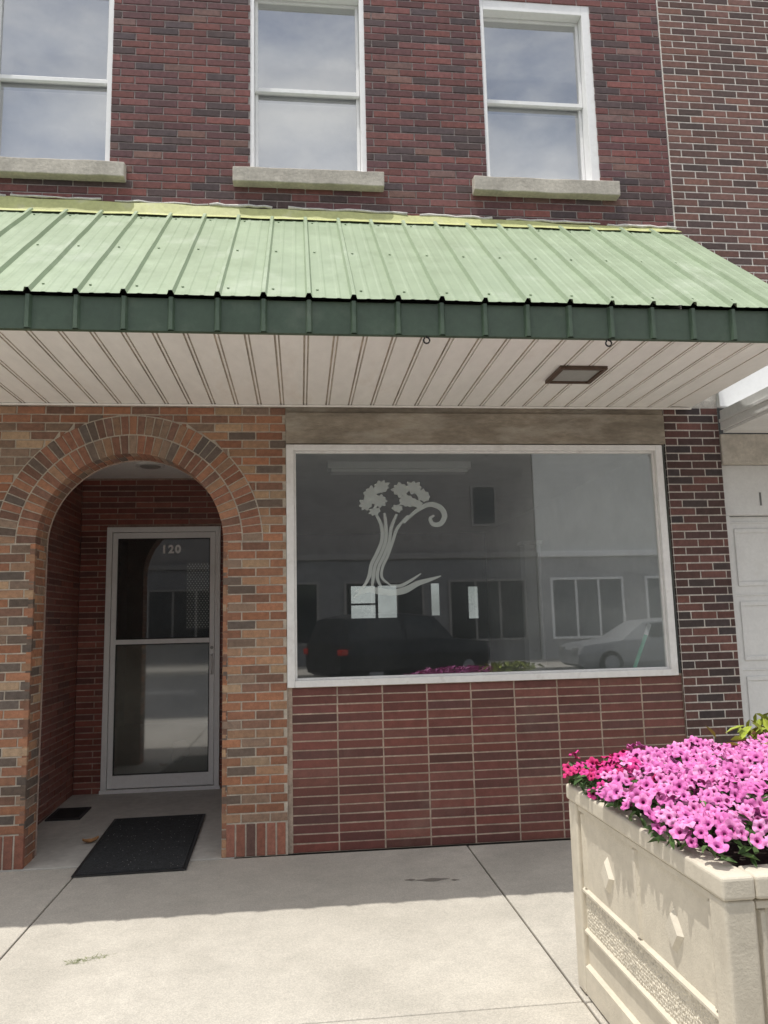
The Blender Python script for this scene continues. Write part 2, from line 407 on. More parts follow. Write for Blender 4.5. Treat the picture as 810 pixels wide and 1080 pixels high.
# door
mb = MB(); f = .045
mb.box(DX0, DX0+f, YD-.03, YD+.06, DZ0, DZ1); mb.box(DX1-f, DX1, YD-.03, YD+.06, DZ0, DZ1)
mb.box(DX0+f, DX1-f, YD-.03, YD+.06, DZ1-f, DZ1)
door = mb.build('door', m_dooralu, B, bevel=.003)
mb = MB(); mb.box(DX0-.01, DX1+.01, YD-.032, YD+.08, .003, DZ0); mb.build('threshold', m_dooralu, door, bevel=.004)
a, b, z0, z1 = DX0+f+.004, DX1-f-.004, DZ0+.008, DZ1-f-.004; st = .042
mb = MB()
mb.box(a, a+st, YD-.012, YD+.032, z0, z1); mb.box(b-st, b, YD-.012, YD+.032, z0, z1)
mb.box(a+st, b-st, YD-.012, YD+.032, z1-.05, z1); mb.box(a+st, b-st, YD-.012, YD+.032, z0, z0+.105)
mb.box(a+st, b-st, YD-.016, YD+.032, 1.285, 1.325)
mb.build('door_leaf', m_dooralu, door, bevel=.003)
mb = MB()
for (c, d) in ((z0+.105, 1.285), (1.325, z1-.05)):
    for (p, q, r_, s_) in ((a+st, a+st+.008, c, d), (b-st-.008, b-st, c, d), (a+st+.008, b-st-.008, c, c+.008), (a+st+.008, b-st-.008, d-.008, d)):
        mb.box(p, q, YD-.004, YD+.02, r_, s_)
mb.build('gasket', m_gasket, door)
for (c, d, gm) in ((z0+.105, 1.285, m_glass_d2), (1.325, z1-.05, m_glass_d)):
    mb = MB(); y = YD+.008; mb.face([(a+st-.003, y, c-.003), (b-st+.003, y, c-.003), (b-st+.003, y, d+.003), (a+st-.003, y, d+.003)]); mb.build('pane', gm, door)
# perforated screen hung behind the upper pane
m_perf = M('perforated_screen', (.13,.135,.135), .6); m_dot = M('screen_dot', (.55,.56,.54), .6)
mb = MB(); sx0, sx1, sz0, sz1 = -1.00, b-st+.0, 1.40, 1.99
mb.face([(sx0, YD+.034, sz0), (sx1, YD+.034, sz0), (sx1, YD+.034, sz1), (sx0, YD+.034, sz1)], 0)
r_ = 0; z = sz0+.02
while z < sz1-.01:
    x = sx0+.012+(r_ % 2)*.013
    while x < sx1-.006:
        q = .0062; mb.face([(x-q, YD+.0325, z), (x, YD+.0325, z-q), (x+q, YD+.0325, z), (x, YD+.0325, z+q)], 1); x += .026
    z += .019; r_ += 1
mb.build('perforated_screen', [m_perf, m_dot], door)
mb = MB(); xh = b-st/2
mb.tube([(xh, YD-.013, 1.02), (xh, YD-.05, 1.03), (xh, YD-.055, 1.10), (xh, YD-.05, 1.17), (xh, YD-.013, 1.18)], .008, 10)
mb.build('handle', m_alu, door, smooth=False)
mb = MB(); mb.tube([(xh, YD-.012, 1.24), (xh, YD-.022, 1.24)], .014, 14); mb.build('lock', m_lens, door)
def text_mesh(name, body, size, loc, mat, parent, rotz=0, bold=.0):
    cu = bpy.data.curves.new(name, 'FONT'); cu.body = body; cu.size = size; cu.extrude = .0008; cu.offset = bold
    cu.align_x = 'CENTER'; cu.align_y = 'CENTER'; cu.space_character = 1.2
    o = bpy.data.objects.new(name+'_tmp', cu); COL.objects.link(o)
    dg = bpy.context.evaluated_depsgraph_get()
    me = bpy.data.meshes.new_from_object(o.evaluated_get(dg)); bpy.data.objects.remove(o)
    n = bpy.data.objects.new(name, me); COL.objects.link(n); me.materials.clear(); me.materials.append(mat)
    off = WO.get(parent.name, Vector((0,0,0)))
    n.parent = parent; n.location = Vector(loc)-off; n.rotation_euler = (math.pi/2, 0, rotz)
    return n
m_digit = M('white_digit', (.98,.98,.97), .5, amt=.01)
text_mesh('house_number', '120', .098, (-1.130, YD-.0005, 2.10), m_digit, door, bold=.0038)

# bulkhead
WZ0 = 1.022
mb = MB(); PBk = PF(.018); bw = 2.652/9
rp = WZ0/18
for r_ in range(18):
    for c in range(9):
        x = -.062+c*bw
        add_brick(mb, PBk, x+.005, x+bw-.005, .003+r_*rp, .003+r_*rp+rp-.0085, pick(pal_bulk), jit=.0013)
cells(mb, PBk, -.095, 2.60, 0, WZ0+.01, [], -.004, 1)
mb.build('bulkhead_wall', [m_brick_s, m_mort_bulk], B)

# shop window
WX0, WX1, WZ1 = -.088, 2.557, 2.625; t = .05
mb = MB()
mb.box(WX0, WX0+t, -.006, .08, WZ0, WZ1); mb.box(WX1-t, WX1, -.006, .08, WZ0, WZ1)
mb.box(WX0+t, WX1-t, -.006, .08, WZ1-.04, WZ1); mb.box(WX0+t, WX1-t, -.012, .08, WZ0, WZ0+.042)
l = .014
mb.box(WX0+t, WX0+t+l, .02, .06, WZ0+.042, WZ1-.04); mb.box(WX1-t-l, WX1-t, .02, .06, WZ0+.042, WZ1-.04)
mb.box(WX0+t+l, WX1-t-l, .02, .06, WZ1-.04-l, WZ1-.04); mb.box(WX0+t+l, WX1-t-l, .02, .06, WZ0+.042, WZ0+.042+l)
sw = mb.build('shop_window', m_alu, B, bevel=.003)
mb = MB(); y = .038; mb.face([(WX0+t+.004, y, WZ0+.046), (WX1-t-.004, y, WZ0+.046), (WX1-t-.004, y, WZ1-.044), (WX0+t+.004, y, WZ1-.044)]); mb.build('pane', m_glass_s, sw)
# tree emblem on the glass
mb = MB()
LY = [.0365]
def dp(px, py): return (.694+(px-425)/155, 2.0-(py-565)/157)
def ribbon(pts, ws):
    LY[0] -= .00006; y = LY[0]
    pts = [dp(*p) for p in pts]; out = []; n = len(pts)
    for i in range(n-1):
        p0, p1, p2, p3 = pts[max(i-1,0)], pts[i], pts[i+1], pts[min(i+2,n-1)]
        for s in range(8):
            q = s/8
            f_ = lambda k: .5*((2*p1[k])+(-p0[k]+p2[k])*q+(2*p0[k]-5*p1[k]+4*p2[k]-p3[k])*q*q+(-p0[k]+3*p1[k]-3*p2[k]+p3[k])*q**3)
            out.append((f_(0), f_(1), ws[i]+(ws[i+1]-ws[i])*q))
    out.append((*pts[-1], ws[-1])); L = []
    for i, (x, z, w) in enumerate(out):
        a_ = out[max(0,i-1)]; b_ = out[min(len(out)-1,i+1)]
        dx, dz = b_[0]-a_[0], b_[1]-a_[1]; q = math.hypot(dx, dz) or 1; w = w/155/2
        L.append(((x-dz/q*w, y, z+dx/q*w), (x+dz/q*w, y, z-dx/q*w)))
    vs = [p for l_ in L for p in l_]
    mb.idx(vs, [(2*i, 2*i+1, 2*i+3, 2*i+2) for i in range(len(L)-1)])
rl = random.Random(11)
def leafmass(px, py, rx, ry, rot, nl):
    # ragged clump: an outline of pointed leaf tips
    LY[0] -= .00006; y = LY[0]; c = dp(px, py); out = []; N = nl*6
    tips = [rl.uniform(.84, 1.14) for _ in range(nl)]
    for i in range(N):
        q = 2*math.pi*i/N; t = (i % 6)/6; tip = tips[i//6]
        rr = .72+(tip-.72)*(1-abs(2*t-1))**.8
        x, z = rx/155*rr*math.cos(q), ry/155*rr*math.sin(q); a = math.radians(rot)
        out.append((c[0]+x*math.cos(a)-z*math.sin(a), y, c[1]+x*math.sin(a)+z*math.cos(a)))
    ctr = (c[0], y, c[1]); mb.idx([ctr]+out, [(0, i+1, (i+1) % N+1) for i in range(N)])
# slim tapering trunk with hair-line streaks
ribbon([(397,541),(402.5,554),(402.6,569),(397,583),(391,595),(388.5,607),(382,619)], [2.6,3.8,3.7,3.7,3.7,4.0,2])
ribbon([(406,540),(407.2,555),(406.4,570),(401,584),(395,596),(392.7,608),(391,620)], [2.6,3.8,3.6,3.5,3.5,3.8,2])
ribbon([(419,541),(412.8,556),(410.2,571),(404.8,585),(398.9,597),(397,609),(401,619)], [2.6,3.7,3.5,3.4,3.4,3.6,2])
ribbon([(431,543),(419.5,556),(413.8,571),(408.4,585.5),(402.6,598),(402,609),(411,617)], [2.2,3.4,3.2,3.0,3.0,2.8,1.2])
# scroll at the right
ribbon([(426,551),(434,543),(443,536),(455,531),(466,535),(470,543.5),(465.5,552),(457.5,552.5),(454.5,546.5),(459,543)], [2,3.4,4.2,5.2,6,5.8,5.2,4.6,3.6,2])
# base flaring to both sides
ribbon([(372,629),(380,623.5),(389,621),(398,622.5),(412,624.5),(426,622),(439,615.5),(451,612),(464,608)], [1,4,5.5,7,6.5,7,5.5,4,1])
ribbon([(386,613),(380,620),(373,623)], [2.5,3,1])
ribbon([(410,617),(421,617.5),(433,611.5),(443,605)], [2,3.6,2.8,1])
# two spreading fans of ragged leaves
for bb in ((387,530,8.5,7,35,8), (392,519,9.5,8,30,9), (403,512,9.5,7.5,10,9), (401,527,9,7.5,15,9), (396,538,7,4.5,20,7),
           (424,515,10,8,0,9), (438,513,9.5,7.5,-10,9), (448,522,8.5,7,-25,8), (430,527,9.5,7.5,-5,9), (441,530,7,5,-15,7), (420,535,6.5,4.5,0,7)):
    leafmass(*bb)
mb.build('tree_emblem', m_decal, sw)

# lintel over the window
mb = MB()
mb.box(-.09, 2.585, -.014, .05, 2.632, 2.845)
mb.box(-.09, 2.585, .004, .05, 2.846, 2.90)
mb.build('lintel', m_lintel, B, bevel=.005)

# brick pier on the right
mb = MB()
field(mb, P, 2.592, 2.998, .004, 2.90, .180, .0470, .0088, pal_pier)
cells(mb, P, 2.588, 3.0, 0, 2.95, [], -.004, 1)
PS = lambda u, v, d: (3.0+d, u, v); field(mb, PS, .002, .12, .004, 2.9, .180, .0470, .0088, pal_pier); cells(mb, PS, .008, .12, 0, 2.9, [], -.004, 1)
mb.build('brick_pier', [m_brick, m_mort_white], B)

# shop interior
mb = MB(); X0, X1, Y0, Y1, Z0, Z1 = -2.6, 2.95, .06, 6.9, .012, 2.80
bw_ = [(.78, 1.50, 1.48, 1.98), (2.04, 2.18, 1.50, 2.00), (2.63, 2.80, 1.44, 1.94)]
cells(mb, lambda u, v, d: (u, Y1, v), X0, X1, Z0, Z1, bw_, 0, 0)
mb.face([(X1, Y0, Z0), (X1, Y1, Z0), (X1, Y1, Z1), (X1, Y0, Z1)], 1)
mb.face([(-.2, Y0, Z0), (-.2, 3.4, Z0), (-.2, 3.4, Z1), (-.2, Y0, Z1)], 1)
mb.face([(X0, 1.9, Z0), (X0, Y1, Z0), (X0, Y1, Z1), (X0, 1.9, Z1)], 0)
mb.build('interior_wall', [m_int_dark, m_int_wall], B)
mb = MB(); mb.box(X0, X1, Y0, Y1, Z1, Z1+.05); mb.build('interior_ceiling', m_int_ceil, B)
mb = MB(); mb.box(X0, XL-.02, Y0+.0, Y1, -.05, Z0); mb.box(XL-.02, XR+.04, YD+.09, Y1, -.05, Z0); mb.box(XR+.04, X1, Y0, Y1, -.05, Z0)
mb.build('interior_floor', m_int_floor, B)
for (p, q, r_, s_) in bw_:
    mb = MB(); e = .025
    mb.box(p-e, p, Y1-.03, Y1+.06, r_-e, s_+e); mb.box(q, q+e, Y1-.03, Y1+.06, r_-e, s_+e)
    mb.box(p, q, Y1-.03, Y1+.06, s_, s_+e); mb.box(p, q, Y1-.03, Y1+.06, r_-e, r_)
    if q-p > .5: mb.box((p+q)/2+.02, (p+q)/2+.06, Y1-.02, Y1+.03, r_, s_); mb.box(p, (p+q)/2+.019, Y1-.015, Y1+.02, r_+.20, r_+.23)
    rw = mb.build('rear_window', m_int_dark, B)
    mb = MB(); y = Y1+.04; mb.face([(p, y, r_), (q, y, r_), (q, y, s_), (p, y, s_)]); mb.build('pane', m_glass_r, rw)
# flat roof and sides closing the shell
mb = MB(); mb.box(-5.0, 2.785, .30, 8.0, 6.75, 6.85); mb.box(-5.0, -4.9, .30, 7.9, 0, 6.75); mb.box(-5.0, -3.99, .012, .26, 0, 2.89)
mb.build('roof', m_asph, B)

# things inside the shop
T = thing('strip_light', 'white fluorescent strip fixture under the shop ceiling behind the glass', 'light', (.865, 1.44, 2.80))
m_fix = M('fixture_white', (.80,.80,.79), .4, amt=.02)
mb = MB(); mb.box(.24, 1.49, 1.36, 1.52, 2.735, 2.798); mb.build('housing', m_fix, T, bevel=.006)
mb = MB(); mb.box(.27, 1.46, 1.375, 1.505, 2.705, 2.7345); mb.build('diffuser', m_fix, T, bevel=.006)
T = thing('interior_post', 'tall narrow white post standing inside the shop behind the glass', 'post', (2.45, 2.9, .012))
mb = MB(); mb.box(2.36, 2.54, 2.82, 2.98, .012, 2.20); mb.build('shaft', m_white, T, bevel=.008)
mb = MB(); mb.box(2.34, 2.56, 2.80, 3.0, 2.20, 2.24); mb.build('cap', m_white, T, bevel=.006)
T = thing('broom', 'green handled broom leaning in the lower right corner of the shop window', 'broom', (1.92, .10, .012))
mb = MB(); mb.tube([(1.90, .11, .16), (2.385, .085, 1.30)], .013, 12); mb.build('handle', m_green, T, smooth=True)
mb = MB(); mb.tube([(2.383, .085, 1.295), (2.415, .084, 1.37)], .014, 12); mb.build('grip', m_white, T, smooth=True)
mb = MB(); mb.box(1.74, 2.04, .085, .145, .10, .16); mb.build('head', m_green, T, bevel=.01)
mb = MB()
for k in range(60):
    x = 1.75+.28*k/59; mb.tube([(x, .115+R(-.02,.02), .10), (x+R(-.02,.02), .115+R(-.03,.03), .014)], .003, 4)
mb.build('bristles', m_bristle, T)

# ================================================================== AWNING
A = thing('metal_awning', 'sage green ribbed metal awning with dark green fascia over the shopfront', 'awning', (-.5, 0, 2.88))
AX0, AX1 = -4.2, 2.79; YF = -1.34; ZF0, ZF1, ZR = 2.895, 3.062, 4.215
pit = .2286
def rib_profile(x0, x1, hmaj, hmin):
    pts = [(x0, 0)]; k = math.ceil((x0+.05)/pit)
    while True:
        c = k*pit+.055
        if c+.03 > x1: break
        if c-.03 > x0:
            pts += [(c-.018, 0), (c-.009, hmaj), (c+.009, hmaj), (c+.018, 0)]
        for s in (1/3, 2/3):
            q = c+pit*s
            if hmin and q-.02 > x0 and q+.02 < x1 and c-.03 > x0: pts += [(q-.014, 0), (q-.006, hmin), (q+.006, hmin), (q+.014, 0)]
        k += 1
    pts.append((x1, 0)); return pts
prof = rib_profile(AX0, AX1, .022, .0022)
sl = Vector((0, YF-.03+.05, ZF1+.008-ZR)); top = Vector((0, -.05, ZR)); nrm = Vector((0, sl.z, -sl.y)).normalized()
if nrm.z < 0: nrm = -nrm
mb = MB(); rows = 7; vs = []
for r_ in range(rows+1):
    for (x, h) in prof:
        p = top+sl*(r_/rows)+nrm*(h+.0016*math.sin(x*9+r_*2.1)); vs.append((x, p.y, p.z))
n = len(prof)
mb.idx(vs, [(r_*n+i, r_*n+i+1, (r_+1)*n+i+1, (r_+1)*n+i) for r_ in range(rows) for i in range(n-1)])
k = math.ceil((AX0+.08)/pit)
while k*pit+.1 < AX1:       # screw heads belong to the sheet's surface
    c = k*pit+.055+.045
    for q in (.06, .5, .93):
        p = top+sl*q; a_ = p+nrm*.001; mb.tube([(c, a_.y, a_.z), (c, a_.y+nrm.y*.006, a_.z+nrm.z*.006)], .007, 8)
    k += 1
mb.build('roof_panel', m_roof, A)
mb = MB(); prf = rib_profile(AX0, AX1, .021, 0); vs = []
for z in (ZF0-.004, ZF1): vs += [(x, YF-h, z) for (x, h) in prf]
n = len(prf); mb.idx(vs, [(i, i+1, n+i+1, n+i) for i in range(n-1)])
mb.box(AX0, AX1, YF+.001, YF+.03, ZF0-.004, ZF0+.02)
mb.build('fascia', m_fascia, A)
# soffit
mb = MB(); pr = []; x = AX0; sp = .152; ms = []
while x < AX1-.16:
    pr += [(x, 0), (x+.122, 0), (x+.124, .011), (x+.1305, .011), (x+.1325, 0), (x+.143, 0), (x+.145, .011), (x+.1505, .011)]
    ms += [0, 1, 1, 1, 0, 1, 1, 0]
    x += sp
pr.append((AX1, 0)); vs = []
for y in (YF+.03, -.001): vs += [(x, y, ZF0+h) for (x, h) in pr]
n = len(pr); mb.idx(vs, [(i, n+i, n+i+1, i+1) for i in range(n-1)], ms=ms[:n-1])
mb.build('soffit', [m_soffit, m_groove], A)
mb = MB(); mb.box(AX0, AX1, -.032, -.0155, ZF0-.014, ZF0-.002); mb.build('soffit_trim', m_soffit, A, bevel=.003)
for x in (AX1, AX0):
    mb = MB(); mb.face([(x, 0, ZF0), (x, YF, ZF0), (x, YF, ZF1), (x, -.05, ZR-.01), (x, 0, ZR-.01)]); mb.build('end_panel', m_fascia, A)
# flashing against the wall, narrowing to the right
mb = MB(); k = 46; vs = []
fh = lambda x: .115-.012*(x+2.0) if x < .5 else .085-.020*(x-.5)
for j in range(k+1):
    x = AX0+(AX1-AX0)*j/k; q = R(-.006, .006); w_ = R(-.007, .007)
    vs += [(x, -.100, ZR-.025+q*.4), (x, -.040, ZR+.020+q*.3), (x, -.018, ZR+fh(x)+w_), (x, -.005, ZR+fh(x)+.010+w_)]
mb.idx(vs, [(j*4+i, j*4+4+i, j*4+5+i, j*4+1+i) for j in range(k) for i in range(3)])
mb.build('flashing', m_flash, A)
mb = MB(); j = AX0
while j < AX1-.1:
    L = R(.3, .9); e = min(AX1, j+L); nn = 8; rr = R(.006, .014)
    mb.tube([(j+(e-j)*q/nn, -.012, ZR+fh(j+(e-j)*q/nn)+.014+R(-.007,.007)) for q in range(nn+1)], [rr*R(.6,1.3) for _ in range(nn+1)], 6)
    j = e+R(.0, .12)
mb.build('caulk_bead', m_caulk, A, smooth=True)
# soffit light
mb = MB(); cx, cy, s = 1.67, -.75, .145
mb.box(cx-s, cx-s+.028, cy-s, cy+s, ZF0-.022, ZF0-.001); mb.box(cx+s-.028, cx+s, cy-s, cy+s, ZF0-.022, ZF0-.001)
mb.box(cx-s+.028, cx+s-.028, cy-s, cy-s+.028, ZF0-.022, ZF0-.001); mb.box(cx-s+.028, cx+s-.028, cy+s-.028, cy+s, ZF0-.022, ZF0-.001)
sl_ = mb.build('soffit_light', m_brown, A, bevel=.003)
mb = MB(); mb.box(cx-s+.028, cx+s-.028, cy-s+.028, cy+s-.028, ZF0-.012, ZF0-.001); mb.build('lens', m_lens, sl_)
for hx in (.66, 1.64):
    mb = MB(); pts = [(hx+.016*math.sin(q), YF+.01, ZF0-.027+.016*math.cos(q)) for q in [2*math.pi*i/20 for i in range(19)]]
    mb.tube([(hx, YF+.01, ZF0-.004)]+pts, .0045, 8); mb.build('hook', m_black, A, smooth=True)

# ================================================================== NEIGHBOUR ON THE RIGHT
N = thing('neighbouring_building', 'brown brick building at right with pale mortar and white panelled door', 'building', (4.2, 0, 0))
mb = MB(); field(mb, P, 2.80, 6.4, 3.55, 6.95, .186, .0475, .0095, pal_nb); cells(mb, P, 2.79, 6.4, 2.95, 6.95, [], -.004, 1)
mb.build('upper_wall', [m_brick, m_mort_nb], N)
mb = MB(); mb.box(3.004, 6.4, -.03, .03, 2.905, 3.50); mb.build('sign_board', m_white, N, bevel=.004)
# white canopy standing out from the neighbour's front
mb = MB(); cz0 = 2.715
mb.box(3.03, 6.4, -1.05, .0, cz0, cz0+.020)
mb.box(3.012, 3.035, -1.07, .0, cz0+.0205, cz0+.075); mb.box(3.004, 3.035, -1.08, .0, cz0+.0755, cz0+.10); mb.box(3.016, 3.035, -1.06, .0, cz0+.1005, cz0+.165)
mb.box(3.0355, 6.4, -1.07, -1.045, cz0+.0205, cz0+.165); mb.box(3.0355, 6.4, -1.04, .0, cz0+.10, cz0+.15)
mb.build('canopy', m_siding, N, bevel=.003)
mb = MB(); mb.box(3.004, 6.4, -.012, .10, 2.49, 2.705); mb.build('lintel', m_stone, N, bevel=.005)
mb = MB(); mb.box(3.004, 6.4, .05, .11, 2.125, 2.488); mb.build('transom_board', m_siding, N, bevel=.003)
text_mesh('house_number', '1', .14, (3.30, .0485, 2.235), M('grey_digit', (.16,.16,.16), .6), N)
mb = MB(); mb.box(3.004, 3.05, .045, .12, 0.002, 2.123); mb.build('door_frame', m_siding, N, bevel=.003)
mb = MB(); mb.box(3.05, 6.4, .095, .12, .01, 2.12)
for r_ in range(4):
    for c in range(6):
        x = 3.10+c*.55; z = .06+r_*.52
        mb.box(x, x+.45, .085, .0949, z, z+.03); mb.box(x, x+.45, .085, .0949, z+.38, z+.41); mb.box(x, x+.03, .085, .0949, z+.03, z+.38); mb.box(x+.42, x+.45, .085, .0949, z+.03, z+.38)
    mb.box(3.05, 6.4, .088, .0948, .01+r_*.52+.50, .01+r_*.52+.512)
mb.build('panelled_door', m_siding, N, bevel=.004)
mb = MB(); mb.box(2.96, 6.4, .2, 7.0, 6.75, 6.85); mb.box(6.3, 6.4, .13, 6.9, 0, 6.7); mb.build('roof', m_asph, N)

# ================================================================== GROUND
mb = MB(); mb.face([(-400,-400,-.17),(400,-400,-.17),(400,400,-.17),(-400,400,-.17)]); struct(mb.build('ground', m_earth), 'open ground around the street', 'ground')
mb = MB(); mb.face([(-90,-16.9,-.14),(90,-16.9,-.14),(90,-3.86,-.14),(-90,-3.86,-.14)]); struct(mb.build('road', m_asph), 'grey asphalt street in front of the shops', 'road')
mb = MB()
for k in range(-9, 10):
    mb.face([(k*5, -10.45, -.136), (k*5+2.5, -10.45, -.136), (k*5+2.5, -10.33, -.136), (k*5, -10.33, -.136)])
for k in range(-9, 10):
    mb.face([(k*6.5, -16.85, -.136), (k*6.5+.1, -16.85, -.136), (k*6.5+.1, -14.6, -.136), (k*6.5, -14.6, -.136)])
struct(mb.build('road_marking', m_paintw), 'white painted lane and parking lines on the street', 'road marking')
mb = MB(); xs = [-1.33+2.38*k for k in range(-8, 10)]; ys = [-3.62, -2.07, -.003]; g = .005
for a, b in zip(xs, xs[1:]):
    for c, d in zip(ys, ys[1:]):
        dz = R(-.003, .002)
        if abs(a+1.33) < .01 and d > -.1: dz = -.001
        mb.box(a+g, b-g, c+g, d-g, -.10, dz)
mb.face([(xs[0], ys[0], -.013), (xs[-1], ys[0], -.013), (xs[-1], .0, -.013), (xs[0], .0, -.013)], 1)
struct(mb.build('sidewalk', [m_conc, m_joint], bevel=.005), 'pale concrete sidewalk slabs in front of the shop', 'sidewalk')
# small dark spill on the slab below the window
m_stain = M('dark_stain', (.20,.18,.155), .85, amt=.2, ns=30)
mb = MB()
for (sx, sy, sa, sb) in ((.72, -.62, .085, .022), (.60, -.60, .03, .012), (.84, -.645, .022, .010)):
    pts = [(sx+sa*math.cos(q)*(1+.25*math.sin(3*q+sx*9)), sy+sb*math.sin(q)*(1+.3*math.cos(4*q)), .0012) for q in [2*math.pi*i/28 for i in range(28)]]
    mb.face(pts)
struct(mb.build('pavement_stain', m_stain), 'small dark stain on the sidewalk slab below the shop window', 'stain')
mb = MB()
for a, b in zip(xs, xs[1:]): mb.box(a+.003, b-.003, -3.86, -3.622, -.168, -.002)
struct(mb.build('kerb', m_conc, bevel=.02), 'concrete kerb along the near sidewalk', 'kerb')
# alcove floor rises gently to the door
FS = .056/YD
fz = lambda y: .0022+max(0, y)*FS
mb = MB(); fx0, fx1 = XL-.01, XR+.03
vs = [(fx0,0,-.06),(fx1,0,-.06),(fx1,YD,-.06),(fx0,YD,-.06),(fx0,0,fz(0)),(fx1,0,fz(0)),(fx1,YD,fz(YD)),(fx0,YD,fz(YD))]
mb.idx(vs, [(0,3,2,1),(4,5,6,7),(0,1,5,4),(1,2,6,5),(2,3,7,6),(3,0,4,7)])
struct(mb.build('alcove_floor', m_conc2, bevel=.003), 'smooth concrete floor of the arched door alcove', 'floor')
mb = MB(); mb.box(-90, 90, -21.0, -16.9, -.165, -.01); struct(mb.build('far_sidewalk', m_conc, bevel=.02), 'concrete sidewalk across the street', 'sidewalk')

# mats, leaf, weeds
T = thing('door_mat', 'black rubber door mat lying in the arched doorway', 'mat', (-1.025, .385, .0215))
mb = MB()
mb.box(-.305, .305, -.575, .575, 0, .010)
for k in range(110):
    x, y = R(-.28,.28), R(-.55,.55); s_ = R(.002,.0045); mb.box(x, x+s_, y, y+s_, .0102, .0118+R(0,.001), 1)
m_crumb = M('pale_crumb', (.22,.22,.21), .9)
o = mb.build('pile', [m_mat, m_crumb]); o.parent = T
mb = MB()
mb.box(-.327, .327, -.597, -.576, 0, .007); mb.box(-.327, .327, .576, .597, 0, .007); mb.box(-.327, -.306, -.576, .576, 0, .007); mb.box(.306, .327, -.576, .576, 0, .007)
o = mb.build('edge', m_black, bevel=.003); o.parent = T
T.rotation_euler = (math.atan(FS), 0, math.radians(1.5))
T = thing('floor_grate', 'small dark metal grate on the alcove floor beside the left wall', 'grate', (-1.755, 1.2, .003))
mb = MB(); gx, gy = -1.755, 1.2
mb.box(gx-.125, gx+.125, gy-.16, gy-.14, .003, .014); mb.box(gx-.125, gx+.125, gy+.14, gy+.16, .003, .014); mb.box(gx-.125, gx-.105, gy-.14, gy+.14, .003, .014); mb.box(gx+.105, gx+.125, gy-.14, gy+.14, .003, .014)
mb.build('frame', m_grate, T)
mb = MB()
for k in range(9): y = gy-.125+k*.031; mb.box(gx-.105, gx+.105, y-.005, y+.005, .004, .012)
mb.box(gx-.104, gx+.104, gy-.139, gy+.139, .003, .0045)
mb.build('bars', m_black, T)
T.location.z = fz(1.2)+.0008; T.rotation_euler.x = math.atan(FS)
m_leaf = M('dry_leaf', (.40,.21,.09), .8, amt=.25, ns=30)
mb = MB(); vs = []; L = .105
for i in range(9):
    q = i/8; w_ = .034*math.sin(math.pi*min(1, q*.95+.03))**.8*(1+.25*math.sin(q*17))
    x = L*(q-.5); zc = .006+.018*(2*q-1)**2
    vs += [(x, w_, zc+.016), (x, 0, zc), (x, -w_, zc+.013)]
mb.idx(vs, [(i*3+j, i*3+j+1, i*3+j+4, i*3+j+3) for i in range(8) for j in range(2)])
mb.tube([(L*.48, 0, .02), (L*.75, .008, .006)], .0015, 5)
o = mb.build('dry_leaf', m_leaf, smooth=True); o.location = (-1.40, .45, fz(.45)); o.rotation_euler.z = .5
tag(o, 'curled dry brown leaf lying on the alcove floor left of the black mat', 'leaf')
m_grass = M('weed_green', (.19,.22,.09), .8, amt=.3, ns=30)
mb = MB()
def blade(mb, x, y, z, h, a, lean, w=.004, c=(1,1,1)):
    dx, dy = math.cos(a), math.sin(a); vs = []
    for i in range(4):
        q = i/3; ww = w*(1-q*.9); px, py = x+dx*lean*q*q, y+dy*lean*q*q; pz = z+h*q*(1-.3*q)
        vs += [(px-dy*ww, py+dx*ww, pz), (px+dy*ww, py-dx*ww, pz)]
    mb.idx(vs, [(2*i, 2*i+1, 2*i+3, 2*i+2) for i in range(3)], 0, c)
for k in range(150):
    q = random.choice((random.gauss(.2,.12), random.gauss(.65,.22))); blade(mb, -1.02+q*.16+R(-.02,.02), -1.40+q*.05+R(-.02,.02), -.004, R(.005,.012), R(0,6.28), R(.01,.03), .0022)
o = mb.build('weed_tuft', m_grass); tag(o, 'tiny green weed tuft growing flat on the sunlit sidewalk', 'weed')

# ================================================================== PLANTER
PX0, PX1, PY0, PY1, PH = 1.07, 2.20, -3.12, -1.95, .765
PT = thing('concrete_planter', 'square beige concrete planter with raised diamonds on the sidewalk', 'planter', ((PX0+PX1)/2, (PY0+PY1)/2, 0))
i_ = .022
mb = MB(); th = .075
mb.box(PX0+i_, PX0+th, PY0+i_, PY1-i_, .0, PH-.02); mb.box(PX1-th, PX1-i_, PY0+i_, PY1-i_, .0, PH-.02)
mb.box(PX0+th, PX1-th, PY0+i_, PY0+th, .0, PH-.02); mb.box(PX0+th, PX1-th, PY1-th, PY1-i_, .0, PH-.02)
mb.build('panel_wall', m_planter, PT)
mb = MB()     # rim
mb.box(PX0-.006, PX0+.085, PY0-.006, PY1+.006, PH-.060, PH); mb.box(PX1-.085, PX1+.006, PY0-.006, PY1+.006, PH-.060, PH)
mb.box(PX0+.085, PX1-.085, PY0-.006, PY0+.085, PH-.060, PH); mb.box(PX0+.085, PX1-.085, PY1-.085, PY1+.006, PH-.060, PH)
mb.build('rim', m_planter, PT, bevel=.010, seg=3)
pw = .085
for x in (PX0, PX1-pw):
    for y in (PY0, PY1-pw):
        mb = MB(); mb.box(x, x+pw, y, y+pw, 0.003, PH-.0605); mb.build('corner_post', m_planter, PT, bevel=.010, seg=3)
W, D_ = PX1-PX0, PY1-PY0
faces = [(lambda u, z, d: (PX0+i_-d, PY1-u, z), D_), (lambda u, z, d: (PX0+u, PY0+i_-d, z), W), (lambda u, z, d: (PX1-i_+d, PY0+u, z), D_), (lambda u, z, d: (PX1-u, PY1-i_+d, z), W)]
